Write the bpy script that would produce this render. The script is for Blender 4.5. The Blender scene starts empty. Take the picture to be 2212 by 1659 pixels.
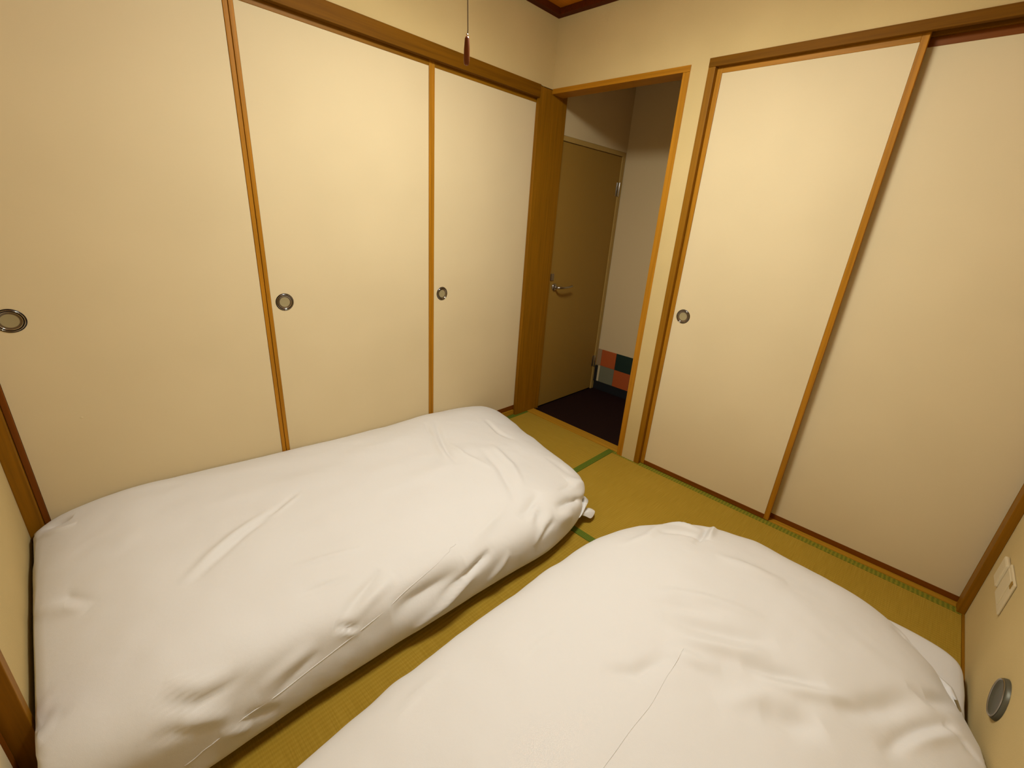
import bpy, bmesh, math, random
import numpy as np
from mathutils import Vector, Matrix

scene = bpy.context.scene
col = scene.collection
random.seed(7)

# ---------------------------------------------------------------- camera
cam_d = bpy.data.cameras.new('camera'); cam = bpy.data.objects.new('camera', cam_d); col.objects.link(cam)
cam_d.sensor_width = 36.0; cam_d.sensor_fit = 'HORIZONTAL'
cam_d.lens = 945.623 / 2212 * 36.0
cam_d.clip_start = .02
_ya, _pi, _ro = (math.radians(v) for v in (223.3525, -20.829, 4.1605))
_f = Vector((math.cos(_pi) * math.cos(_ya), math.cos(_pi) * math.sin(_ya), math.sin(_pi)))
_r = Vector((math.sin(_ya), -math.cos(_ya), 0)); _u = _r.cross(_f)
_r2 = math.cos(_ro) * _r + math.sin(_ro) * _u; _u2 = -math.sin(_ro) * _r + math.cos(_ro) * _u
_m = Matrix((_r2, _u2, -_f)).transposed().to_4x4(); _m.translation = (2.379986, 2.084168, 1.427202)
cam.matrix_world = _m
scene.camera = cam

# ---------------------------------------------------------------- world, light, exposure
w = bpy.data.worlds.new('world'); scene.world = w; w.use_nodes = True
w.node_tree.nodes['Background'].inputs[0].default_value = (1, .86, .66, 1)
w.node_tree.nodes['Background'].inputs[1].default_value = 0.0
LAMP = (1.21, 1.17, 2.365)          # the round ceiling lamp's glowing bowl is the only light
scene.view_settings.view_transform = 'Standard'; scene.view_settings.look = 'None'
scene.view_settings.gamma = 1.0; scene.view_settings.use_curve_mapping = False
scene.view_settings.exposure = 0.0

# ---------------------------------------------------------------- materials
def mat(name, base, rough=.6, metal=0.0, spec=.3):
    m = bpy.data.materials.new(name); m.use_nodes = True
    b = m.node_tree.nodes['Principled BSDF']
    b.inputs['Base Color'].default_value = (*base, 1); b.inputs['Roughness'].default_value = rough
    b.inputs['Metallic'].default_value = metal; b.inputs['Specular IOR Level'].default_value = spec
    return m, m.node_tree, b

def coords(nt, scale=(1, 1, 1)):
    tc = nt.nodes.new('ShaderNodeTexCoord'); mp = nt.nodes.new('ShaderNodeMapping')
    nt.links.new(tc.outputs['Object'], mp.inputs['Vector']); mp.inputs['Scale'].default_value = scale
    return mp.outputs['Vector']

def noise(nt, vec, scale, detail=3, rough=.5):
    n = nt.nodes.new('ShaderNodeTexNoise'); n.inputs['Scale'].default_value = scale
    n.inputs['Detail'].default_value = detail; n.inputs['Roughness'].default_value = rough
    nt.links.new(vec, n.inputs['Vector']); return n.outputs['Fac']

def ramp(nt, fac, stops):
    r = nt.nodes.new('ShaderNodeValToRGB'); nt.links.new(fac, r.inputs['Fac'])
    while len(r.color_ramp.elements) < len(stops): r.color_ramp.elements.new(.5)
    for e, (p, c) in zip(r.color_ramp.elements, stops): e.position = p; e.color = (*c, 1)
    return r.outputs['Color']

def bump(nt, b, h, strength, dist=.01):
    n = nt.nodes.new('ShaderNodeBump'); n.inputs['Strength'].default_value = strength; n.inputs['Distance'].default_value = dist
    nt.links.new(h, n.inputs['Height']); nt.links.new(n.outputs['Normal'], b.inputs['Normal'])

def mul(c, k): return tuple(v * k for v in c)

def wood(name, c, axis, rough=.5, spec=.15):
    """clear-coated timber, grain running along one axis"""
    m, nt, b = mat(name, c, rough, spec=spec)
    s = [70, 70, 70]; s['xyz'.index(axis)] = 2.2
    v = coords(nt, tuple(s)); f = noise(nt, v, 1.0, 4, .6)
    nt.links.new(ramp(nt, f, [(.25, mul(c, .72)), (.5, c), (.8, mul(c, 1.25))]), b.inputs['Base Color'])
    bump(nt, b, f, .12, .002)
    return m

WC = (.235, .095, .0022)
WX, WY, WZ = wood('timber_x', WC, 'x'), wood('timber_y', WC, 'y'), wood('timber_z', WC, 'z')
BC = (.150, .058, .0012)
BX, BY = wood('beam_timber_x', BC, 'x', .6, .08), wood('beam_timber_y', BC, 'y', .6, .08)
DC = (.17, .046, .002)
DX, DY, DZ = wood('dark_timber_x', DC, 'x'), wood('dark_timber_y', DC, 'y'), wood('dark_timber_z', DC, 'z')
ST = (.37, .150, .006)
STZ, STY, STX = wood('stile_timber', ST, 'z'), wood('rail_timber_y', ST, 'y'), wood('rail_timber_x', ST, 'x')
SILL = (.36, .17, .010)
SX, SY = wood('sill_timber_x', SILL, 'x'), wood('sill_timber_y', SILL, 'y')
CEIL = wood('ceiling_timber', (.46, .15, .005), 'x')

def plaster():
    m, nt, b = mat('sandy_plaster', (.74, .58, .30), .92, spec=.1)
    v = coords(nt); f = noise(nt, v, 260, 3, .7); g = noise(nt, v, 3, 2)
    nt.links.new(ramp(nt, g, [(.3, (.53, .395, .175)), (.7, (.575, .43, .195))]), b.inputs['Base Color'])
    bump(nt, b, f, .5, .0015); return m
PLASTER = plaster()

def paper():
    m, nt, b = mat('fusuma_paper', (.82, .66, .41), .7, spec=.2)
    v = coords(nt, (30, 30, 420)); f = noise(nt, v, 1, 3, .6)
    g = noise(nt, coords(nt), 2.2, 2)
    nt.links.new(ramp(nt, g, [(.3, (.63, .505, .295)), (.7, (.665, .535, .315))]), b.inputs['Base Color'])
    bump(nt, b, f, .25, .0006); return m
PAPER = paper()

def cotton():
    m, nt, b = mat('white_cotton', (.72, .695, .66), .6, spec=.3)
    b.inputs['Sheen Weight'].default_value = .15; b.inputs['Sheen Roughness'].default_value = .4
    v = coords(nt); f = noise(nt, v, 700, 2); g = noise(nt, v, 14, 3, .55)
    mx = nt.nodes.new('ShaderNodeMath'); mx.operation = 'MULTIPLY_ADD'
    nt.links.new(g, mx.inputs[0]); mx.inputs[1].default_value = 8.0; nt.links.new(f, mx.inputs[2])
    bump(nt, b, mx.outputs[0], .16, .0012); return m
COTTON = cotton()

def tatami(name, axis):
    """woven rush, ribs 14 mm apart running along the mat"""
    m, nt, b = mat(name, (.42, .25, .045), .8, spec=.12)
    tc = nt.nodes.new('ShaderNodeTexCoord'); sp = nt.nodes.new('ShaderNodeSeparateXYZ')
    nt.links.new(tc.outputs['Object'], sp.inputs[0])
    across, along = ('Y', 'X') if axis == 'x' else ('X', 'Y')
    def sine(out, k, ph=0):
        a = nt.nodes.new('ShaderNodeMath'); a.operation = 'MULTIPLY'; a.inputs[1].default_value = k
        nt.links.new(out, a.inputs[0]); s = nt.nodes.new('ShaderNodeMath'); s.operation = 'SINE'
        nt.links.new(a.outputs[0], s.inputs[0]); return s.outputs[0]
    rib = sine(sp.outputs[across], 2 * math.pi / .014); fib = sine(sp.outputs[along], 2 * math.pi / .0032)
    s = [300, 300, 30]; s[0 if axis == 'x' else 1] = 900
    rush = noise(nt, coords(nt, (8, 500, 1) if axis == 'y' else (500, 8, 1)), 1, 2)
    patch = noise(nt, coords(nt), 2.5, 3)
    a = nt.nodes.new('ShaderNodeMath'); a.operation = 'MULTIPLY_ADD'; nt.links.new(rib, a.inputs[0]); a.inputs[1].default_value = .10; nt.links.new(rush, a.inputs[2])
    a2 = nt.nodes.new('ShaderNodeMath'); a2.operation = 'MULTIPLY_ADD'; nt.links.new(patch, a2.inputs[0]); a2.inputs[1].default_value = .35; nt.links.new(a.outputs[0], a2.inputs[2])
    nt.links.new(ramp(nt, a2.outputs[0], [(.35, (.28, .165, .013)), (.7, (.335, .205, .019)), (1, (.39, .245, .03))]), b.inputs['Base Color'])
    h = nt.nodes.new('ShaderNodeMath'); h.operation = 'MULTIPLY_ADD'; nt.links.new(fib, h.inputs[0]); h.inputs[1].default_value = .3; nt.links.new(rib, h.inputs[2])
    bump(nt, b, h.outputs[0], .35, .0009); return m
TX, TY = tatami('rush_weave_x', 'x'), tatami('rush_weave_y', 'y')

def border(name, scale):
    m, nt, b = mat(name, (.045, .10, .006), .75, spec=.2)
    ck = nt.nodes.new('ShaderNodeTexVoronoi'); ck.inputs['Scale'].default_value = 1; ck.inputs['Randomness'].default_value = .15
    nt.links.new(coords(nt, scale), ck.inputs['Vector'])
    nt.links.new(ramp(nt, ck.outputs['Distance'], [(.25, (.045, .095, .005)), (.6, (.15, .16, .010))]), b.inputs['Base Color']); return m
GREEN = border('green_edge_cloth', (130, 130, 1))
GREENY = border('worn_green_edge_cloth', (95, 60, 1))
for _n in GREENY.node_tree.nodes:
    if _n.type == 'VALTORGB':
        _n.color_ramp.elements[0].position = .2; _n.color_ramp.elements[0].color = (.075, .10, .004, 1)
        _n.color_ramp.elements[1].position = .45; _n.color_ramp.elements[1].color = (.23, .19, .012, 1)
MOULD = wood('moulding_timber', (.075, .014, .0015), 'x', .6, .08)
PLAIN_WHITE, _, _ = mat('outlet_plastic', (.62, .51, .31), .4, spec=.35)
STEEL, _, _ = mat('brushed_steel', (.45, .42, .38), .28, 1.0)
DARKMETAL, _, _ = mat('dark_lacquered_metal', (.010, .005, .003), .25, 0.0, .3)
OLIVE, _, _ = mat('olive_grey_cup', (.32, .26, .13), .5, .1)
GREYCUP, _, _ = mat('grey_green_metal', (.10, .092, .06), .42, .4)
BEVEL, _, _ = mat('worn_bronze_bevel', (.16, .12, .08), .3, .8)
RIMM, _, _ = mat('polished_rim', (.75, .65, .5), .18, 1.0)
BLACK, _, _ = mat('black_vinyl', (.012, .013, .014), .5)
DOORM, _, _ = mat('beige_door_laminate', (.30, .165, .028), .55, 0, .15)
FRAMEM, _, _ = mat('beige_door_frame', (.40, .25, .065), .55, 0, .2)
HALLW, _, _ = mat('hall_wallpaper', (.60, .46, .25), .85, spec=.15)
HALLC, _, _ = mat('hall_ceiling', (.55, .42, .26), .9, spec=.1)
DARKFLOOR = wood('dark_hall_boards', (.012, .003, .002), 'x', .7)
ORANGE, _, _ = mat('orange_tile_glaze', (.42, .085, .018), .5)
DKGREEN, _, _ = mat('dark_green_tile_glaze', (.012, .028, .02), .5)
GREYT, _, _ = mat('grey_green_tile_glaze', (.17, .16, .095), .5)
TAN, _, _ = mat('tan_tile_glaze', (.32, .20, .10), .5)
TOGGLE = wood('toggle_timber', (.16, .045, .012), 'z', .35)
CORDM, _, _ = mat('brown_cord', (.09, .05, .012), .8)
em, ent, eb = mat('lamp_diffuser', (.9, .85, .75), .5)
eb.inputs['Emission Color'].default_value = (.96, 1.0, .97, 1); eb.inputs['Emission Strength'].default_value = 66

# ---------------------------------------------------------------- helpers
def tag(o, label=None, cat=None, group=None, kind=None):
    if label: o['label'] = label
    if cat: o['category'] = cat
    if group: o['group'] = group
    if kind: o['kind'] = kind
    return o

def link(name, me, m, parent=None, smooth=False):
    me.materials.append(m)
    if smooth: me.polygons.foreach_set('use_smooth', [True] * len(me.polygons))
    o = bpy.data.objects.new(name, me); col.objects.link(o)
    if parent: o.parent = parent
    return o

def boxes(name, bs, m, parent=None, bev=.0015):
    """one mesh from axis-aligned boxes (x0,x1,y0,y1,z0,z1)"""
    me = bpy.data.meshes.new(name); bm = bmesh.new()
    for x0, x1, y0, y1, z0, z1 in bs:
        mt = Matrix.Translation(((x0 + x1) / 2, (y0 + y1) / 2, (z0 + z1) / 2)) @ Matrix.Diagonal((x1 - x0, y1 - y0, z1 - z0, 1))
        bmesh.ops.create_cube(bm, size=1, matrix=mt)
    if bev: bmesh.ops.bevel(bm, geom=list(bm.edges), offset=bev, segments=2, profile=.6, affect='EDGES', clamp_overlap=True)
    bm.to_mesh(me); bm.free()
    return link(name, me, m, parent)

def lathe(name, prof, m, loc, axis='z', parent=None, seg=48):
    """prof: (radius, height) pairs; axis: direction of the height"""
    me = bpy.data.meshes.new(name); bm = bmesh.new(); rings = []
    def P(r, h, t):
        c, s = r * math.cos(t), r * math.sin(t)
        v = {'z': (c, s, h), 'y': (c, h, s), 'x': (h, c, s)}[axis]
        return tuple(a + b for a, b in zip(v, loc))
    for r, h in prof:
        if r < 1e-6: rings.append([bm.verts.new(P(0, h, 0))])
        else: rings.append([bm.verts.new(P(r, h, 2 * math.pi * k / seg)) for k in range(seg)])
    for A, B in zip(rings, rings[1:]):
        for k in range(seg):
            a = [A[k % len(A)], A[(k + 1) % len(A)], B[(k + 1) % len(B)], B[k % len(B)]]
            u = []
            for v in a:
                if v not in u: u.append(v)
            if len(u) > 2: bm.faces.new(u)
    bmesh.ops.recalc_face_normals(bm, faces=list(bm.faces))
    bm.to_mesh(me); bm.free()
    return link(name, me, m, parent, True)

def tube(name, pts, r, m, parent=None, seg=8):
    """round bar through points; r a number or one per point"""
    me = bpy.data.meshes.new(name); bm = bmesh.new(); rings = []
    pts = [Vector(p) for p in pts]; rr = r if isinstance(r, (list, tuple)) else [r] * len(pts)
    n0 = None
    for i, p in enumerate(pts):
        t = (pts[min(i + 1, len(pts) - 1)] - pts[max(i - 1, 0)]).normalized()
        ref = n0 if n0 is not None else (Vector((0, 0, 1)) if abs(t.z) < .9 else Vector((1, 0, 0)))
        n = (ref - t * ref.dot(t)).normalized(); n0 = n; b = t.cross(n)
        rings.append([bm.verts.new(p + rr[i] * (math.cos(a) * n + math.sin(a) * b)) for a in (2 * math.pi * k / seg for k in range(seg))])
    for A, B in zip(rings, rings[1:]):
        for k in range(seg): bm.faces.new((A[k], A[(k + 1) % seg], B[(k + 1) % seg], B[k]))
    bm.faces.new(rings[0][::-1]); bm.faces.new(rings[-1])
    bmesh.ops.recalc_face_normals(bm, faces=list(bm.faces))
    bm.to_mesh(me); bm.free()
    return link(name, me, m, parent, True)

# ---------------------------------------------------------------- setting
S = 'structure'
RX, RY, RH = 2.645, 2.536, 2.56            # room: x along the closet wall, y along the doorway wall
fl = tag(boxes('floor', [(-.05, RX + .1, -.13, RY + .1, -.12, -.052)], DARKFLOOR, bev=0), 'tatami floor of the room', 'floor', kind=S)
mats = [('y', -.029, .850, .810, 2.527), ('x', -.018, 1.735, -.020, .8085), ('x', 1.737, 2.632, -.020, .8085),
        ('x', .8515, 2.632, .810, 1.668), ('x', .8515, 2.632, 1.670, 2.527)]
for ax, x0, x1, y0, y1 in mats:
    b = .039
    if ax == 'y': body = (x0 + b, x1 - b, y0, y1); e = [(x0, x0 + b + .001, y0, y1), (x1 - b - .001, x1, y0, y1)]
    else: body = (x0, x1, y0 + b, y1 - b); e = [(x0, x1, y0, y0 + b + .001), (x0, x1, y1 - b - .001, y1)]
    mt = boxes('tatami_mat', [(*body, -.051, 0.0)], TY if ax == 'y' else TX, fl, .001)
    for q in e: boxes('cloth_border', [(*q, -.051, .0012)], GREENY if q[0] == -.029 else GREEN, mt, .001)

tag(boxes('wall_left', [(-.012, RX, -.14, 0, 2.170, RH + .06), (-.2, RX, -.30, -.28, 0, RH)], PLASTER, bev=0),
    'sandy plaster band above the three closet panels', 'wall', kind=S)
tag(boxes('wall_right', [(-.12, 0, -.0, .878, 2.170, RH + .06), (-.12, 0, .878, .969, 0, RH + .06), (-.12, 0, .9685, RY, 2.1836, RH + .06),
                         (-.62, -.60, .975, RY + .1, 0, RH)], PLASTER, bev=0),
    'sandy plaster around the open doorway and closet', 'wall', kind=S)
tag(boxes('wall_near_right', [(-.12, RX + .1, RY, RY + .1, 0, RH + .06)], PLASTER, bev=0), 'plain plaster wall with the outlet and the round cover', 'wall', kind=S)
tag(boxes('wall_near_left', [(RX, RX + .12, -.14, .865, 0, RH + .06), (RX, RX + .12, .864, RY, 2.1, RH + .06), (RX, RX + .12, 2.44, RY, 0, 2.11)], PLASTER, bev=0),
    'plaster wall at the head of the quilts beside the wooden frame', 'wall', kind=S)

ce = tag(boxes('ceiling', [(-.12, RX + .12, -.14, RY + .1, RH + .02, RH + .06)], CEIL, bev=0), 'wooden board ceiling', 'ceiling', kind=S)
nb = 9; bw = RY / nb
for k in range(nb):
    boxes('ceiling_board', [(.0, RX, k * bw + .002, (k + 1) * bw - .002, RH, RH + .022)], CEIL, ce, .003)

c0, cw = 2.527, .042
T = lambda n, bs, m, l, bev=.0015, cat='trim': tag(boxes(n, bs, m, None, bev), l, cat, kind=S)
T('trim_1', [(0, RX, 0, cw, c0, RH - .0005)], MOULD, 'dark ceiling moulding above the left closet wall', .003)
T('trim_2', [(0, cw, cw, RY - cw, c0, RH - .0005)], MOULD, 'dark ceiling moulding above the doorway wall', .003)
T('trim_3', [(0, RX, RY - cw, RY, c0, RH - .0005)], MOULD, 'dark ceiling moulding above the near right wall', .003)
T('trim_4', [(RX - cw, RX, cw, RY - cw, c0, RH - .0005)], MOULD, 'dark ceiling moulding above the near left wall', .003)
# left closet wall
T('trim_5', [(.112, 2.604, -.024, .006, 2.110, 2.176), (.112, 2.604, -.12, -.0235, 2.128, 2.169)], BX, 'long wooden head beam over the three left closet panels')
T('trim_6', [(-.152, .086, -.14, .0, 0, 2.1755), (.0855, .111, -.024, 0.0, 0, 2.1755)], WZ, 'square corner post between the left closet and the doorway', .002)
T('trim_7', [(2.604, RX, -.14, .0, 0, 2.1755)], WZ, 'post at the left end of the closet wall', .002)
T('trim_8', [(.112, 2.604, -.12, -.021, 0, .038)], SX, 'raised wooden sill under the left closet panels', .002)
# doorway
T('trim_9', [(-.105, .003, .001, .879, 2.148, 2.1755)], STY, 'wooden head of the open doorway', .0015)
T('trim_10', [(-.105, .002, .842, .879, 0, 2.1475)], STZ, 'slim right jamb of the open doorway', .0015)
T('trim_11', [(-.100, -.019, .001, .8415, -.06, .003)], SY, 'wooden threshold of the open doorway', .0015)
# right closet
T('trim_12', [(-.018, .004, .968, 2.536, 2.151, 2.1876), (-.046, -.0185, 1.0, 2.51, 2.166, 2.183), (-.0655, -.0475, 1.0, 2.51, 2.146, 2.183),
              (-.100, -.0660, 1.0, 2.51, 2.160, 2.183)], BY, 'grooved wooden head over the two right closet panels', .0012)
T('trim_13', [(-.09, .003, .968, 1.002, 0, 2.1505)], WZ, 'left jamb of the right closet', .0015)
T('trim_14', [(-.055, .003, 2.5095, 2.5355, 0, 2.1505)], WZ, 'corner post between right closet and near right wall', .0015)
T('trim_15', [(-.10, -.0565, 1.002, 2.5345, -.06, .0035), (-.0564, -.0295, 1.002, 2.5090, -.06, .0035)], SY, 'flush wooden sill under the right closet panels', .001)
T('trim_16', [(.0, RX, 2.5275, 2.5358, -.05, .004)], WX, 'thin wooden strip between mat and near right wall', .001)
T('trim_17', [(2.6325, RX - .0005, 0, 2.527, -.05, .004)], DY, 'thin wooden strip between mat and near left wall', .001)
# near left opening
T('trim_18', [(2.638, 2.70, .8445, .880, 0, 2.12)], WZ, 'wooden jamb in the wall at the head of the left quilt', .002)
T('trim_19', [(2.638, 2.70, .8805, 2.40, .0, .035), (2.638, 2.70, .8805, 2.40, 2.09, 2.12)], WY, 'sill and head of the opening at the head of the quilts', .002)
T('trim_20', [(2.638, 2.70, 2.4005, 2.436, 0, 2.12)], WZ, 'far jamb of the opening at the head of the quilts', .002)

# ---------------------------------------------------------------- sliding closet panels
def hikite(c, face, parent, r=.038, cup=None, rimh=.004):
    """round recessed finger pull; face 'y' or 'x': axis its rim stands along"""
    p = lathe('finger_pull', [(r * .72, .0010), (r * .76, .0030), (r * .86, rimh), (r * .97, .0030), (r * 1.02, .0004)], DARKMETAL, c, face, parent)
    lathe('pull_ring', [(r * .74, .0022), (r * .765, .0034), (r * .79, .0022)], RIMM, c, face, p)
    lathe('pull_ring', [(r * .885, rimh - .0004), (r * .90, rimh + .0004), (r * .915, rimh - .0004)], RIMM, c, face, p)
    lathe('pull_bevel', [(r * .57, .0007), (r * .66, .0012), (r * .735, .0024)], BEVEL, c, face, p)
    lathe('pull_cup', [(0, .0006), (r * .50, .0006), (r * .58, .0009)], cup or OLIVE, c, face, p)
    return p

def fusuma_x(name, label, x0, x1, yf, z0, z1, pull, sides=(True, True)):
    """panel in a plane y = const (front face at yf)"""
    st = .0175
    o = tag(boxes(name, [(x0 + st, x1 - st, yf - .018, yf - .003, z0 + .02, z1 - .02)], PAPER, None, 0), label, 'sliding door', kind=S)
    boxes('stile', [(x0, x0 + st - .001, yf - .02, yf, z0, z1)], STZ, o, .002)
    boxes('stile', [(x1 - st + .001, x1, yf - .02, yf, z0, z1)], STZ, o, .002)
    boxes('rail', [(x0 + st - .001, x1 - st + .001, yf - .02, yf - .0005, z1 - .034, z1)], WX, o, .0015)
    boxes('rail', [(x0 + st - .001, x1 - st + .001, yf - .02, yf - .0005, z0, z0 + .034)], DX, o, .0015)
    if pull: hikite((pull[0], yf - .003, pull[1]), 'y', o)
    return o

def fusuma_y(name, label, y0, y1, xf, z0, z1, pull, top=None):
    st = .0245
    o = tag(boxes(name, [(xf - .018, xf - .003, y0 + st, y1 - st, z0 + .015, z1 - .015)], PAPER, None, 0), label, 'sliding door', kind=S)
    boxes('stile', [(xf - .022, xf, y0, y0 + st - .001, z0, z1)], STZ, o, .002)
    boxes('stile', [(xf - .022, xf, y1 - st + .001, y1, z0, z1)], STZ, o, .002)
    boxes('rail', [(xf - .022, xf - .0005, y0 + st - .001, y1 - st + .001, z1 - .032, z1)], top or STY, o, .0015)
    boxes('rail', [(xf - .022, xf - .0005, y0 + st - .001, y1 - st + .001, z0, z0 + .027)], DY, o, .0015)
    if pull: hikite((xf - .003, pull[0], pull[1]), 'x', o)
    return o

dA = fusuma_x('door_1', 'leftmost cream closet panel on the left wall, cut by the photo edge', 1.7525, 2.603, -.030, .040, 2.122, (2.518, 1.004))
fusuma_x('door_2', 'middle cream closet panel on the left wall, with a round pull at its left', .8745, 1.7505, -.030, .040, 2.122, (1.677, .997))
fusuma_x('door_3', 'narrow-looking cream closet panel on the left wall beside the corner post', .0865, .8735, -.030, .040, 2.122, (.797, .976))
fusuma_y('door_4', 'front cream panel of the right closet, with the round pull', 1.0025, 1.7655, -.024, .0045, 2.159, (1.082, .975))
fusuma_y('door_5', 'rear cream panel of the right closet, set back in shade, touching the near right corner', 1.735, 2.5345, -.0670, .0045, 2.150, (2.43, .975), DY)  # dark top rail: shadow under the grooved head put into its colour
o = tag(boxes('door_6', [(2.682, 2.694, .905, 2.38, .055, 2.07)], PAPER, None, 0), 'cream sliding panel in the opening at the head of the quilts', 'sliding door', kind=S)
boxes('rail', [(2.680, 2.696, .8815, 2.399, .036, .06)], DY, o); boxes('rail', [(2.680, 2.696, .8815, 2.399, 2.065, 2.089)], DY, o)
boxes('stile', [(2.680, 2.696, .8815, .906, .0605, 2.0645)], DZ, o); boxes('stile', [(2.680, 2.696, 2.379, 2.399, .0605, 2.0645)], DZ, o)
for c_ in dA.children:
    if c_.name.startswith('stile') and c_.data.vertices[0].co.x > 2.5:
        c_.data.materials[0] = DZ  # darker timber puts the shaded side into this end stile's colour
# small chipped scuff on the leftmost panel
lathe('paper_scuff', [(0, .0009), (.003, .0007), (.005, 0)], PAPER, (2.425, -.033, .632), 'y', dA, 10)

# ---------------------------------------------------------------- hall beyond the doorway
HX, HY = -.979, -.028
tag(boxes('floor_hall', [(HX - .1, -.1005, -.04, 1.0, -.09, -.028)], DARKFLOOR, bev=0), 'dark brown floor of the hall beyond the doorway', 'floor', kind=S)
tag(boxes('ceiling_hall', [(HX - .1, -.12, -.14, 1.0, 2.40, 2.46)], HALLC, bev=0), 'ceiling of the dim hall', 'ceiling', kind=S)
tag(boxes('wall_hall_left', [(HX, -.1525, HY - .1, HY, 1.958, 2.4)], HALLW, bev=0), 'wall above the hall door', 'wall', kind=S)
tag(boxes('wall_hall_right', [(HX, -.1205, .965, 1.0, -.03, 2.4)], HALLW, bev=0), 'side wall of the hall, behind the right closet', 'wall', kind=S)
we = tag(boxes('wall_hall_end', [(HX - .1, HX - .001, HY - .1, 1.0, -.03, 2.4)], HALLW, bev=0), 'hall end wall with coloured tiles along its foot', 'wall', kind=S)
tag(boxes('baseboard_hall', [(HX, HX + .008, -.026, .963, -.028, .050)], BLACK, None, .001), 'black baseboard under the coloured tiles', 'baseboard', kind=S)
tag(boxes('trim_21', [(HX + .0005, HX + .022, -.0275, -.006, .0505, .2)], BLACK, None, .001), 'short black corner strip beside the hall door', 'trim', kind=S)
cols = [(-.026, .015, TAN, None), (.0165, .1665, ORANGE, GREYT), (.168, .329, DKGREEN, ORANGE), (.3305, .485, GREYT, TAN), (.4865, .640, ORANGE, DKGREEN), (.6415, .795, TAN, ORANGE), (.7965, .96, DKGREEN, GREYT)]
for y0, y1, a, b_ in cols:
    boxes('tile', [(HX - .002, HX + .005, y0, y1, .2065, .357)], a, we, .0012)
    if b_: boxes('tile', [(HX - .002, HX + .005, y0, y1, .0515, .205)], b_, we, .0012)
# hinged hall door
hd = tag(boxes('door_7', [(-.934, -.184, -.075, -.036, -.018, 1.924)], DOORM, None, .002), 'brown hinged door in the hall, seen through the doorway', 'door', kind=S)
boxes('door_frame', [(-.1835, -.1525, -.12, -.026, -.027, 1.957), (-.972, -.9345, -.12, -.026, -.027, 1.957), (-.9345, -.1835, -.12, -.026, 1.927, 1.957)], FRAMEM, hd, .0015)
boxes('lock_plate', [(-.232, -.196, -.0365, -.030, 1.005, 1.055)], STEEL, hd, .001)
boxes('strike_plate', [(-.182, -.166, -.0262, -.0235, 1.0, 1.06)], STEEL, hd, .0008)
h = lathe('door_handle', [(0, .012), (.022, .012), (.026, .008), (.026, 0)], STEEL, (-.247, -.036, .955), 'y', hd, 32)
tube('lever', [(-.247, -.028, .955), (-.247, .010, .955), (-.262, .019, .956), (-.30, .022, .954), (-.36, .022, .955), (-.405, .020, .962)], [.009, .009, .009, .008, .0075, .006], STEEL, h, 12)
for z in (1.69, .245):
    hg = lathe('hinge', [(0, -.052), (.006, -.052), (.0065, -.05), (.0065, .05), (.006, .052), (0, .052)], STEEL, (-.9345, -.024, z), 'z', hd, 16)
    boxes('hinge_leaf', [(-.9335, -.905, -.0362, -.034, z - .05, z + .05)], STEEL, hg, .0005)

# ---------------------------------------------------------------- things on the near right wall
wo = tag(boxes('wall_outlet', [(.215, .362, 2.529, 2.5355, .272, .402)], PLAIN_WHITE, None, .003), 'white outlet plate low on the near right wall', 'outlet')
boxes('cover', [(.228, .318, 2.5265, 2.5295, .284, .390)], PLAIN_WHITE, wo, .0015)
tag(boxes('slot', [(.326, .346, 2.5270, 2.5295, .374, .396)], DOORM, wo, .001), 'dark slot')
boxes('plug', [(.135, .213, 2.522, 2.5352, .290, .388)], PLAIN_WHITE, wo, .006)
vc = tag(lathe('round_cover', [(0, -.004), (.036, -.005), (.048, -.007), (.052, -.010), (.056, -.010), (.060, -.006), (.062, .0005)], GREYCUP, (.743, RY - .001, .242), 'y'),
         'round grey metal cover plate on the near right wall above the quilt', 'cover plate')
lathe('cover_rim', [(.052, -.0102), (.0545, -.0125), (.057, -.0102)], STEEL, (.743, RY - .001, .242), 'y', vc)

# ---------------------------------------------------------------- ceiling lamp and its pull cord
lx, ly, lz = LAMP
lamp = tag(lathe('ceiling_light', [(0, .1945), (.05, .1945), (.05, .13), (.20, .115), (.275, .10), (.275, .055), (.2455, .055), (.2455, .062), (0, .062)], WX, (lx, ly, lz)),
           'round wooden ceiling light with a glowing bowl above the quilts', 'light')
lathe('diffuser', [(0, -.012), (.10, -.010), (.19, -.003), (.225, .010), (.240, .020), (.240, .050), (.243, .0615), (0, .0615)], em, (lx, ly, lz), 'z', lamp, 32)
boxes('cord_arm', [(lx + .27, 1.640, 1.147, 1.165, lz + .078, lz + .092)], WX, lamp)
cx_, cy_ = 1.622, 1.155
pc = tag(tube('pull_cord', [(cx_ + .0035, cy_ + .002, 2.444), (cx_ + .003, cy_ + .001, 2.2), (cx_ + .002, cy_, 2.0), (cx_ + .0025, cy_ - .001, 1.88), (cx_, cy_, 1.81), (cx_ + .0015, cy_, 1.765)], .0011, CORDM, None, 8),
         'thin brown pull cord with a wooden toggle hanging in front of the beam', 'pull cord')
lathe('toggle', [(0, .054), (.0035, .054), (.0052, .050), (.0065, .030), (.0068, .010), (.0055, .002), (.003, 0), (0, 0)], TOGGLE, (cx_ + .0015, cy_, 1.7425), 'z', pc, 20)
lathe('cord_clip', [(0, .005), (.002, .005), (.0026, .002), (.002, 0), (0, 0)], RIMM, (cx_ + .0015, cy_, 1.7965), 'z', pc, 12)

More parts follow.
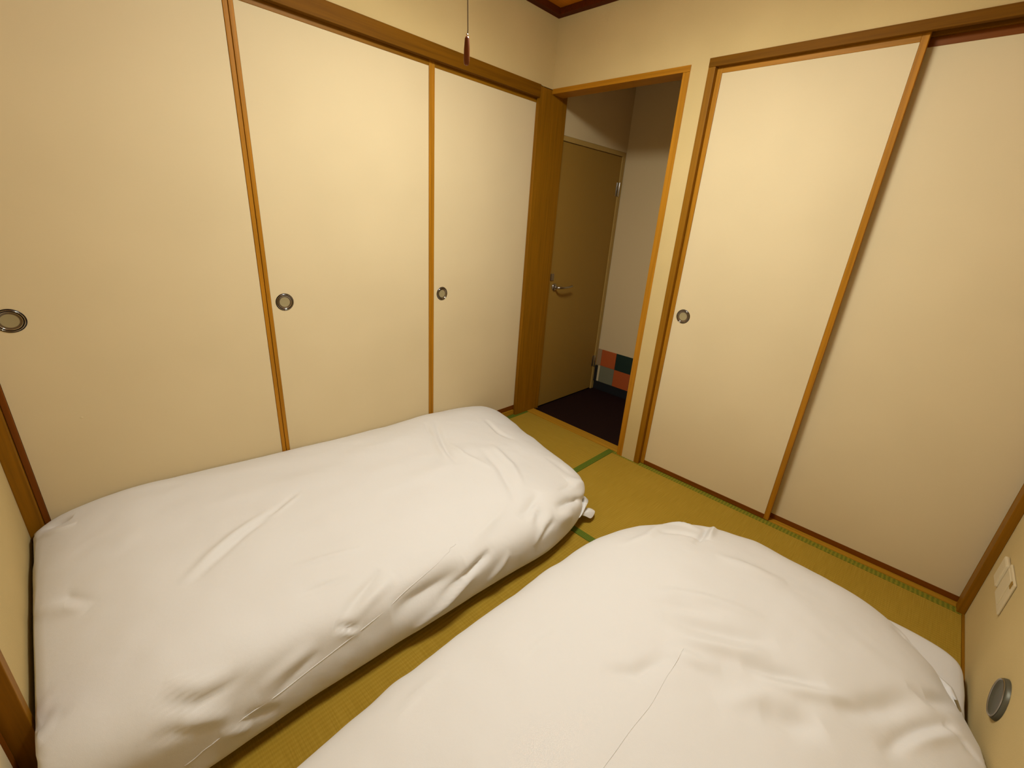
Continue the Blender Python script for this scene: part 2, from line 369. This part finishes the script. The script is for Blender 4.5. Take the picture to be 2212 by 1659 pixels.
# ---------------------------------------------------------------- quilt geometry
def vnoise(p, freq, seed):
    """smooth value noise, p (n,3) in metres, freq (3,) cells per metre"""
    q = p * np.array(freq) + seed * 17.31
    i = np.floor(q).astype(np.int64); f = q - i
    f = f * f * (3 - 2 * f)
    out = np.zeros(len(p))
    for dx in (0, 1):
        for dy in (0, 1):
            for dz in (0, 1):
                a = (i[:, 0] + dx) * 73856093 ^ (i[:, 1] + dy) * 19349663 ^ (i[:, 2] + dz) * 83492791 ^ (seed * 2654435)
                a = (a ^ (a >> 13)) * 1274126177 & 0x7fffffff
                v = ((a ^ (a >> 16)) & 0xffff) / 32767.5 - 1
                w = (f[:, 0] if dx else 1 - f[:, 0]) * (f[:, 1] if dy else 1 - f[:, 1]) * (f[:, 2] if dz else 1 - f[:, 2])
                out += v * w
    return out


def cube_grid(nx, ny, nz):
    """surface of a cube [-1,1]^3 as a welded quad grid"""
    V = []; F = []; off = 0
    def ls(n): return np.linspace(-1, 1, n + 1)
    for ax, s in ((0, -1), (0, 1), (1, -1), (1, 1), (2, -1), (2, 1)):
        o = [k for k in (0, 1, 2) if k != ax]
        n = (nx, ny, nz)
        U, W = np.meshgrid(ls(n[o[0]]), ls(n[o[1]]), indexing='ij')
        P = np.zeros(U.shape + (3,)); P[..., ax] = s; P[..., o[0]] = U; P[..., o[1]] = W
        m1 = U.shape[1]
        idx = (np.arange(U.shape[0] - 1)[:, None] * m1 + np.arange(m1 - 1)[None, :]).ravel() + off
        q = np.stack([idx, idx + m1, idx + m1 + 1, idx + 1], 1)
        flip = (s < 0) != (ax == 1)
        F.append(q[:, ::-1] if flip else q)
        V.append(P.reshape(-1, 3)); off += U.size
    V = np.concatenate(V); F = np.concatenate(F)
    key = np.round(V * 20000).astype(np.int64)
    _, first, inv = np.unique(key, axis=0, return_index=True, return_inverse=True)
    return V[first], inv.reshape(-1)[F]


def vnormals(V, F):
    a = V[F[:, 2]] - V[F[:, 0]]; b = V[F[:, 3]] - V[F[:, 1]]
    n = np.cross(a, b); N = np.zeros_like(V)
    for k in range(4): np.add.at(N, F[:, k], n)
    return N / (np.linalg.norm(N, axis=1, keepdims=True) + 1e-12)


def quilt(spec, folds, nx=420, ny=220, nz=40):
    V, F = cube_grid(nx, ny, nz)
    a, b, g = V[:, 0], V[:, 1], V[:, 2]
    e1, e2 = spec['e']
    r = ((np.abs(a) ** e1 + np.abs(b) ** e1) ** (e2 / e1) + np.abs(g) ** e2) ** (-1 / e2)
    A, B, G = a * r, b * r, g * r
    def kn(t, pts):
        # smooth through knots
        xs = [p[0] for p in pts]; ys = [p[1] for p in pts]
        fine = np.linspace(-1, 1, 201); v = np.interp(fine, xs, ys)
        k = np.hanning(17); k /= k.sum(); v = np.convolve(np.pad(v, 8, mode='edge'), k, 'valid')
        return np.interp(t, fine, v)
    x0, x1 = kn(B, spec['x0']), kn(B, spec['x1'])
    y0, y1 = kn(A, spec['y0']), kn(A, spec['y1'])
    X = x0 + (A + 1) / 2 * (x1 - x0)
    Y = y0 + (B + 1) / 2 * (y1 - y0)
    H = kn(A, spec['hx']) * (1 + spec['crown'] * (1 - B * B)) + kn(B, spec['hy'])
    zb = spec['zb']
    Z = np.where(G > 0, zb + G * (H - zb), (G + 1) * zb)
    # hollow underside, where the mattress lies
    ins = np.clip((1 - np.maximum(np.abs(A), np.abs(B))) * 6, 0, 1)
    Z = np.where(G < -.2, Z + spec['hollow'] * ins * ins * (3 - 2 * ins), Z)
    P = np.stack([X, Y, Z], 1)
    N = vnormals(P, F)
    top = np.clip((G + .9) / .6, 0, 1)
    d = np.zeros(len(P))
    for fr, am, sd in spec['noise']:
        d += am * vnoise(P, fr, sd)
    for kind, amp, w, pts in folds:
        Q = np.array(pts, float); best = np.full(len(P), 1e9); tt = np.zeros(len(P))
        L = np.r_[0, np.cumsum(np.linalg.norm(np.diff(Q, axis=0), axis=1))]
        box = (P > Q.min(0) - 5 * w).all(1) & (P < Q.max(0) + 5 * w).all(1)
        Pi = P[box]; bi = np.full(len(Pi), 1e9); ti = np.zeros(len(Pi))
        for k in range(len(Q) - 1):
            s = Q[k + 1] - Q[k]; l2 = s @ s + 1e-12
            t = np.clip((Pi - Q[k]) @ s / l2, 0, 1)
            dd = np.linalg.norm(Pi - Q[k] - t[:, None] * s, axis=1)
            m = dd < bi; bi[m] = dd[m]; ti[m] = (L[k] + t[m] * (L[k + 1] - L[k])) / L[-1]
        taper = np.clip(np.sin(np.pi * np.clip(ti, .0, 1)), 0, 1) ** .9
        u = bi / w
        if kind == 'R': prof = np.exp(-u * u)
        elif kind == 'V': prof = -np.exp(-u * u)
        elif kind == 'S': prof = 1 / np.cosh(1.6 * u) ** 1.0      # sharp crest
        else: prof = -1 / np.cosh(1.6 * u)                        # 'C' sharp crease
        d[box] += amp * prof * taper
    P = P + N * (d * top)[:, None]
    P[:, 2] = np.maximum(P[:, 2], 0.0)
    lim = spec['limits']
    # soft limits against the walls
    P[:, 0] = np.clip(P[:, 0], lim[0], lim[1]); P[:, 1] = np.clip(P[:, 1], lim[2], lim[3])
    return P, F


QUILT_A = dict(e=(9.0, 4.2),
    x0=[(-1, .40), (-.8, .37), (-.4, .42), (0, .48), (.4, .54), (.75, .59), (.9, .64), (1, .70)], x1=[(-1, 2.70), (0, 2.73), (.8, 2.73), (1, 2.70)],
    y0=[(-1, -.05), (1, -.10)], y1=[(-1, 1.12), (-.9, 1.15), (-.6, 1.165), (-.3, 1.14), (.1, 1.12), (.4, 1.10), (.8, 1.11), (1, 1.12)],
    hx=[(-1, .21), (-.85, .24), (-.5, .272), (.0, .280), (.3, .302), (.7, .352), (.9, .345), (1, .31)], hy=[(-1, .012), (-.5, 0), (1, -.01)],
    crown=.03, zb=.085, hollow=.08,
    noise=[((4, 5, 5), .006, 3), ((9, 10, 10), .0025, 5), ((2.2, 2.2, 3), .008, 8), ((5, 14, 9), .0028, 21), ((22, 26, 24), .0009, 23)], limits=(0, 2.630, -.028, 2))
QUILT_B = dict(e=(5.0, 3.0),
    x0=[(-1, .56), (-.7, .44), (-.3, .385), (.1, .39), (.3, .405), (.6, .435), (.8, .485), (1, .60)], x1=[(-1, 2.60), (1, 2.60)],
    y0=[(-1, 1.44), (-.8, 1.36), (-.5, 1.30), (0, 1.272), (.5, 1.285), (1, 1.295)], y1=[(-1, 2.50), (-.75, 2.57), (-.4, 2.64), (1, 2.68)],
    hx=[(-1, .20), (-.6, .25), (0, .27), (1, .27)], hy=[(-1, 0), (.3, 0), (1, -.03)],
    crown=.10, zb=.08, hollow=.08,
    noise=[((4, 5, 5), .006, 13), ((8, 9, 10), .003, 15), ((2.2, 2.2, 3), .010, 18), ((12, 5, 9), .0032, 31), ((22, 26, 24), .0009, 33)], limits=(0, 2.630, 0, 2.525))
UNDER_B = dict(e=(9, 5), x0=[(-1, .50), (-.5, .42), (.2, .385), (.7, .378), (1, .385)], x1=[(-1, .98), (1, .98)], y0=[(-1, 1.52), (1, 1.52)], y1=[(-1, 2.518), (1, 2.518)],
    hx=[(-1, .088), (1, .078)], hy=[(-1, 0), (1, 0)], crown=0, zb=.04, hollow=0, noise=[((6, 6, 6), .004, 6), ((14, 5, 9), .003, 7)], limits=(0, 2.63, 0, 2.524))
# creases: kind (Ridge, Valley, Sharp crest, Crease), height, half width, points on the quilt
FOLDS_A = [
    ('C', 0.0115, 0.016, [(1.987, 1.061, 0.238), (1.917, 1.033, 0.254), (1.806, 0.986, 0.268)]),
    ('R', 0.0132, 0.018, [(1.971, 1.08, 0.222), (1.89, 1.058, 0.242), (1.774, 1.029, 0.251)]),
    ('C', 0.0165, 0.011, [(2.011, 1.069, 0.233), (1.976, 1.087, 0.214), (1.945, 1.101, 0.196)]),
    ('S', 0.0099, 0.01, [(2.008, 1.077, 0.225), (1.968, 1.099, 0.196), (1.937, 1.106, 0.186)]),
    ('V', 0.033, 0.045, [(1.838, 1.113, 0.183), (1.69, 1.114, 0.185), (1.525, 1.117, 0.192)]),
    ('C', 0.0165, 0.012, [(1.673, 1.126, 0.122), (1.535, 1.129, 0.167), (1.385, 1.113, 0.207)]),
    ('S', 0.0198, 0.014, [(1.774, 1.122, 0.072), (1.64, 1.129, 0.103), (1.478, 1.133, 0.167)]),
    ('V', 0.0148, 0.018, [(1.549, 1.13, 0.158), (1.473, 1.126, 0.184), (1.408, 1.118, 0.199)]),
    ('R', 0.0115, 0.014, [(1.444, 1.142, 0.076), (1.377, 1.145, 0.121), (1.326, 1.144, 0.166)]),
    ('S', 0.0148, 0.011, [(1.183, 1.122, 0.214), (1.132, 1.092, 0.231), (1.063, 1.052, 0.242)]),
    ('C', 0.0132, 0.01, [(1.168, 1.132, 0.206), (1.113, 1.106, 0.225), (1.058, 1.097, 0.227)]),
    ('S', 0.0115, 0.01, [(1.17, 1.154, 0.173), (1.11, 1.144, 0.195), (1.042, 1.128, 0.206)]),
    ('C', 0.0099, 0.01, [(1.153, 1.162, 0.146), (1.104, 1.159, 0.17), (1.038, 1.148, 0.183)]),
    ('S', 0.0099, 0.01, [(1.196, 1.162, 0.129), (1.169, 1.157, 0.164), (1.129, 1.154, 0.18)]),
    ('V', 0.0165, 0.025, [(1.207, 1.086, 0.231), (1.108, 1.057, 0.241), (1.011, 1.017, 0.246)]),
    ('C', 0.0148, 0.016, [(2.427, 1.023, 0.295), (2.39, 1.058, 0.273), (2.353, 1.076, 0.252), (2.294, 1.076, 0.248), (2.24, 1.068, 0.254)]),
    ('R', 0.0099, 0.022, [(2.408, 1.011, 0.303), (2.352, 1.048, 0.279), (2.28, 1.059, 0.265)]),
    ('V', 0.0132, 0.045, [(2.39, 1.091, 0.221), (2.279, 1.092, 0.216), (2.129, 1.087, 0.217), (1.994, 1.085, 0.215)]),
    ('V', 0.0132, 0.05, [(2.237, 1.102, 0.156), (2.059, 1.102, 0.171), (1.839, 1.116, 0.173), (1.553, 1.121, 0.184)]),
    ('R', 0.0099, 0.02, [(2.233, 1.099, 0.191), (2.161, 1.093, 0.209), (2.064, 1.081, 0.22)]),
    ('C', 0.0083, 0.012, [(2.209, 1.104, 0.143), (2.125, 1.1, 0.174), (2.056, 1.096, 0.191)]),
    ('R', 0.0066, 0.016, [(1.484, 1.067, 0.231), (1.338, 1.035, 0.247), (1.197, 1.004, 0.253)]),
    ('C', 0.0115, 0.012, [(2.28, 1.102, 0.145), (2.238, 1.104, 0.121), (2.19, 1.104, 0.097)]),
    ('S', 0.0132, 0.012, [(2.337, 1.101, 0.135), (2.299, 1.103, 0.122), (2.261, 1.104, 0.097)]),
    ('C', 0.0083, 0.014, [(2.469, 1.077, 0.241), (2.408, 1.091, 0.221), (2.329, 1.098, 0.183)]),
    ('R', 0.0115, 0.018, [(2.407, 1.086, 0.233), (2.352, 1.095, 0.208), (2.296, 1.099, 0.182)]),
    ('R', 0.0099, 0.016, [(2.318, 0.717, 0.331), (2.227, 0.64, 0.33), (2.124, 0.566, 0.327), (1.975, 0.478, 0.313)]),
    ('V', 0.0083, 0.014, [(2.306, 0.739, 0.33), (2.21, 0.667, 0.329), (2.099, 0.583, 0.325), (1.967, 0.5, 0.312), (1.83, 0.397, 0.304)]),
    ('R', 0.0066, 0.012, [(2.082, 0.561, 0.323), (1.974, 0.516, 0.312), (1.858, 0.439, 0.303)]),
    ('C', 0.0165, 0.012, [(2.63, 0.392, 0.273), (2.63, 0.126, 0.046), (2.549, 0.541, 0.312), (2.489, 0.631, 0.322)]),
    ('R', 0.0099, 0.018, [(2.624, 0.499, 0.285), (2.582, 0.551, 0.302), (2.515, 0.638, 0.316)]),
    ('C', 0.0198, 0.014, [(2.606, 0.056, 0.277), (2.567, 0.073, 0.296), (2.521, 0.092, 0.312)]),
    ('S', 0.0115, 0.012, [(2.614, 0.093, 0.275), (2.557, 0.146, 0.305), (2.512, 0.157, 0.32)]),
    ('C', 0.0165, 0.014, [(2.63, 0.82, 0.265), (2.625, 0.839, 0.275), (2.63, 0.647, 0.057)]),
    ('C', 0.0148, 0.012, [(2.63, 0.875, 0.265), (2.624, 0.907, 0.275), (2.596, 0.956, 0.283)]),
    ('S', 0.0165, 0.014, [(2.63, 0.905, 0.264), (2.63, 0.92, 0.264), (2.615, 0.966, 0.274)]),
    ('C', 0.0132, 0.013, [(0.978, 0.154, 0.269), (1.069, 0.325, 0.272), (1.149, 0.498, 0.275), (1.195, 0.639, 0.279)]),
    ('C', 0.0099, 0.012, [(1.038, 0.134, 0.268), (1.098, 0.269, 0.273), (1.127, 0.377, 0.271)]),
    ('R', 0.0115, 0.018, [(1.063, 0.228, 0.272), (1.153, 0.431, 0.272), (1.221, 0.605, 0.282)]),
    ('S', 0.0099, 0.016, [(1.08, 0.385, 0.27), (1.105, 0.572, 0.277), (1.076, 0.772, 0.273)]),
    ('V', 0.0148, 0.024, [(0.98, 0.572, 0.269), (1.038, 0.778, 0.27), (1.098, 0.903, 0.265), (1.166, 1.02, 0.249)]),
    ('R', 0.0115, 0.02, [(0.904, 0.563, 0.259), (0.961, 0.783, 0.257), (1.062, 0.961, 0.256)]),
    ('V', 0.0115, 0.018, [(0.685, 0.274, 0.239), (0.741, 0.47, 0.24), (0.732, 0.575, 0.236)]),
    ('C', 0.0132, 0.012, [(0.684, 0.781, 0.204), (0.694, 0.911, 0.195), (0.724, 1.033, 0.175)]),
    ('C', 0.0429, 0.016, [(1.014, 1.117, 0.211), (0.892, 1.108, 0.187), (0.815, 1.109, 0.161), (0.664, 1.056, 0.07)]),
    ('R', 0.0198, 0.035, [(0.783, 1.008, 0.2), (0.702, 1.025, 0.169), (0.661, 1.033, 0.131)]),
    ('R', 0.0132, 0.03, [(1.038, 1.148, 0.183), (0.951, 1.146, 0.161), (0.901, 1.145, 0.13)]),
    ('S', 0.0165, 0.014, [(0.856, 1.062, 0.204), (0.755, 1.046, 0.181), (0.641, 1.01, 0.137)]),
    ('C', 0.0132, 0.012, [(0.908, 1.047, 0.222), (0.823, 1.039, 0.201), (0.646, 0.986, 0.159)]),
    ('R', 0.0066, 0.012, [(2.051, 0.821, 0.304), (1.939, 0.842, 0.294), (1.784, 0.879, 0.282)]),
    ('V', 0.0066, 0.012, [(2.066, 0.943, 0.291), (1.981, 0.944, 0.282), (1.896, 0.953, 0.276)]),
]
SEAM_A = [(2.411, 1.099, 0.11), (2.351, 1.1, 0.123), (2.285, 1.102, 0.146), (2.204, 1.103, 0.143), (2.137, 1.103, 0.152), (2.026, 1.104, 0.169), (1.902, 1.104, 0.194), (1.751, 1.086, 0.22), (1.611, 1.062, 0.235), (1.518, 1.035, 0.242)]
FOLDS_B = [
    ('V', 0.0181, 0.026, [(1.265, 1.75, 0.29), (1.22, 1.836, 0.293), (1.18, 1.898, 0.291), (1.087, 2.039, 0.283)]),
    ('R', 0.0148, 0.022, [(1.314, 1.791, 0.294), (1.268, 1.884, 0.294), (1.217, 1.959, 0.289), (1.146, 2.033, 0.287)]),
    ('R', 0.0115, 0.022, [(1.208, 1.666, 0.284), (1.127, 1.749, 0.285), (1.069, 1.846, 0.286), (1.009, 1.982, 0.28)]),
    ('V', 0.0099, 0.02, [(1.243, 1.693, 0.286), (1.174, 1.789, 0.29), (1.119, 1.881, 0.289)]),
    ('C', 0.0181, 0.02, [(1.248, 1.983, 0.289), (1.166, 2.094, 0.287), (1.123, 2.172, 0.281)]),
    ('R', 0.0148, 0.02, [(1.259, 2.02, 0.289), (1.218, 2.106, 0.289), (1.154, 2.184, 0.282), (1.076, 2.265, 0.263)]),
    ('V', 0.0198, 0.028, [(1.181, 2.196, 0.282), (1.094, 2.261, 0.265), (1.027, 2.305, 0.252), (0.9, 2.369, 0.23)]),
    ('C', 0.0214, 0.018, [(1.202, 2.306, 0.26), (1.11, 2.338, 0.247), (1.021, 2.375, 0.235), (0.872, 2.458, 0.195)]),
    ('S', 0.0165, 0.018, [(1.156, 2.335, 0.251), (1.053, 2.38, 0.236), (0.889, 2.474, 0.19)]),
    ('V', 0.0148, 0.024, [(1.559, 1.716, 0.288), (1.524, 1.764, 0.293), (1.498, 1.794, 0.296), (1.377, 1.833, 0.294)]),
    ('R', 0.0115, 0.022, [(1.356, 1.808, 0.293), (1.341, 1.889, 0.293), (1.31, 1.952, 0.291)]),
    ('C', 0.0165, 0.01, [(0.553, 2.294, 0.163), (0.564, 2.35, 0.145), (0.618, 2.407, 0.145)]),
    ('S', 0.0099, 0.01, [(0.503, 2.305, 0.138), (0.555, 2.353, 0.138), (0.618, 2.407, 0.145)]),
    ('R', 0.0132, 0.022, [(1.04, 1.468, 0.245), (0.895, 1.511, 0.24), (0.671, 1.493, 0.175)]),
    ('V', 0.0115, 0.018, [(0.825, 1.519, 0.23), (0.745, 1.584, 0.228), (0.697, 1.684, 0.228)]),
    ('R', 0.0132, 0.02, [(0.685, 1.483, 0.175), (0.623, 1.536, 0.175), (0.631, 1.641, 0.206)]),
    ('V', 0.0165, 0.03, [(1.355, 2.063, 0.297), (1.327, 2.119, 0.295), (1.261, 2.185, 0.288)]),
    ('C', 0.0165, 0.012, [(0.798, 1.664, 0.247), (0.666, 1.654, 0.217), (0.542, 1.632, 0.174)]),
    ('S', 0.0198, 0.014, [(0.697, 1.684, 0.228), (0.549, 1.657, 0.181), (0.493, 1.647, 0.153)]),
    ('R', 0.0099, 0.03, [(0.805, 1.75, 0.253), (0.76, 1.863, 0.248), (0.721, 1.984, 0.236)]),
    ('R', 0.0099, 0.025, [(1.416, 1.981, 0.297), (1.292, 2.057, 0.292), (1.25, 2.125, 0.29)]),
    ('V', 0.0132, 0.022, [(0.891, 2.34, 0.237), (0.871, 2.396, 0.219), (0.762, 2.462, 0.161)]),
    ('C', 0.0115, 0.014, [(0.924, 2.428, 0.216), (0.927, 2.472, 0.199), (0.952, 2.509, 0.182)]),
    ('R', 0.0083, 0.014, [(2.026, 1.431, 0.244), (1.943, 1.41, 0.238), (1.85, 1.407, 0.238)]),
    ('V', 0.0066, 0.014, [(1.69, 1.554, 0.276), (1.618, 1.54, 0.269), (1.538, 1.543, 0.267)]),
]
SEAM_B = [(1.761, 1.856, 0.3), (1.625, 1.858, 0.298), (1.551, 1.863, 0.298), (1.456, 1.856, 0.3), (1.335, 1.852, 0.294)]
# ---------------------------------------------------------------- quilts and mattresses
def mesh_np(name, V, F, m, parent=None):
    me = bpy.data.meshes.new(name)
    me.vertices.add(len(V)); me.vertices.foreach_set('co', V.astype(np.float32).ravel())
    me.loops.add(F.size); me.loops.foreach_set('vertex_index', F.astype(np.int32).ravel())
    me.polygons.add(len(F)); me.polygons.foreach_set('loop_start', np.arange(0, F.size, 4, dtype=np.int32))
    me.update(calc_edges=True); me.validate()
    return link(name, me, m, parent, True)

def surf_line(V, pts, n=60):
    """follow the quilt surface along 3-D guide points"""
    pts = np.array(pts); L = np.r_[0, np.cumsum(np.linalg.norm(np.diff(pts, axis=0), axis=1))]
    s = np.linspace(0, L[-1], n); G = np.stack([np.interp(s, L, pts[:, k]) for k in range(3)], 1)
    out = []
    for g in G:
        d = ((V - g) ** 2).sum(1); i = np.argpartition(d, 6)[:6]; w_ = 1 / (d[i] + 1e-5)
        out.append((V[i] * w_[:, None]).sum(0) / w_.sum())
    out = np.array(out); k = np.hanning(15); k /= k.sum()
    for c in range(3): out[7:-7, c] = np.convolve(out[:, c], k, 'valid')
    return out

VA, FA = quilt(QUILT_A, FOLDS_A)
qa = tag(mesh_np('futon_quilt', VA, FA, COTTON), 'white quilt along the left closet wall, farther of the two bed covers', 'quilt', 'two white quilts laid out on the tatami')
VB, FB = quilt(QUILT_B, FOLDS_B)
qb = tag(mesh_np('futon_quilt', VB, FB, COTTON), 'white quilt in the foreground, nearest the near right wall', 'quilt', 'two white quilts laid out on the tatami')
VH, FH = quilt(UNDER_B, [], 90, 90, 14)
mesh_np('under_layer', VH, FH, COTTON, qb)  # white layer under the quilt's foot, shaped as a trimmed mattress slab
for V, q, guide in ((VA, qa, SEAM_A), (VB, qb, SEAM_B)):
    if guide:
        L = surf_line(V, guide, 90)
        tube('seam', [tuple(p + np.array((0, 0, .0004))) for p in L], .0013 if q is qa else .0006, COTTON, q, 6)

def cloth_flap(name, pts, parent, th=.003):
    """small folded tongue of cloth: pts is rows of 3-D points"""
    me = bpy.data.meshes.new(name); bm = bmesh.new()
    g = [[bm.verts.new(p) for p in row] for row in pts]
    for A, B in zip(g, g[1:]):
        for k in range(len(A) - 1): bm.faces.new((A[k], A[k + 1], B[k + 1], B[k]))
    bm.to_mesh(me); bm.free()
    o = link(name, me, COTTON, parent, True)
    s = o.modifiers.new('thick', 'SOLIDIFY'); s.thickness = th
    s = o.modifiers.new('round', 'SUBSURF'); s.levels = s.render_levels = 3
    return o
# tongue of the cover sticking out at the foot corner of the farther quilt
cloth_flap('cover_corner', [[(.80, 1.10, .055), (.76, 1.115, .062), (.72, 1.09, .055)],
                            [(.755, 1.125, .048), (.715, 1.128, .060), (.68, 1.10, .045)],
                            [(.735, 1.150, .018), (.682, 1.137, .040), (.652, 1.115, .018)]], qa)
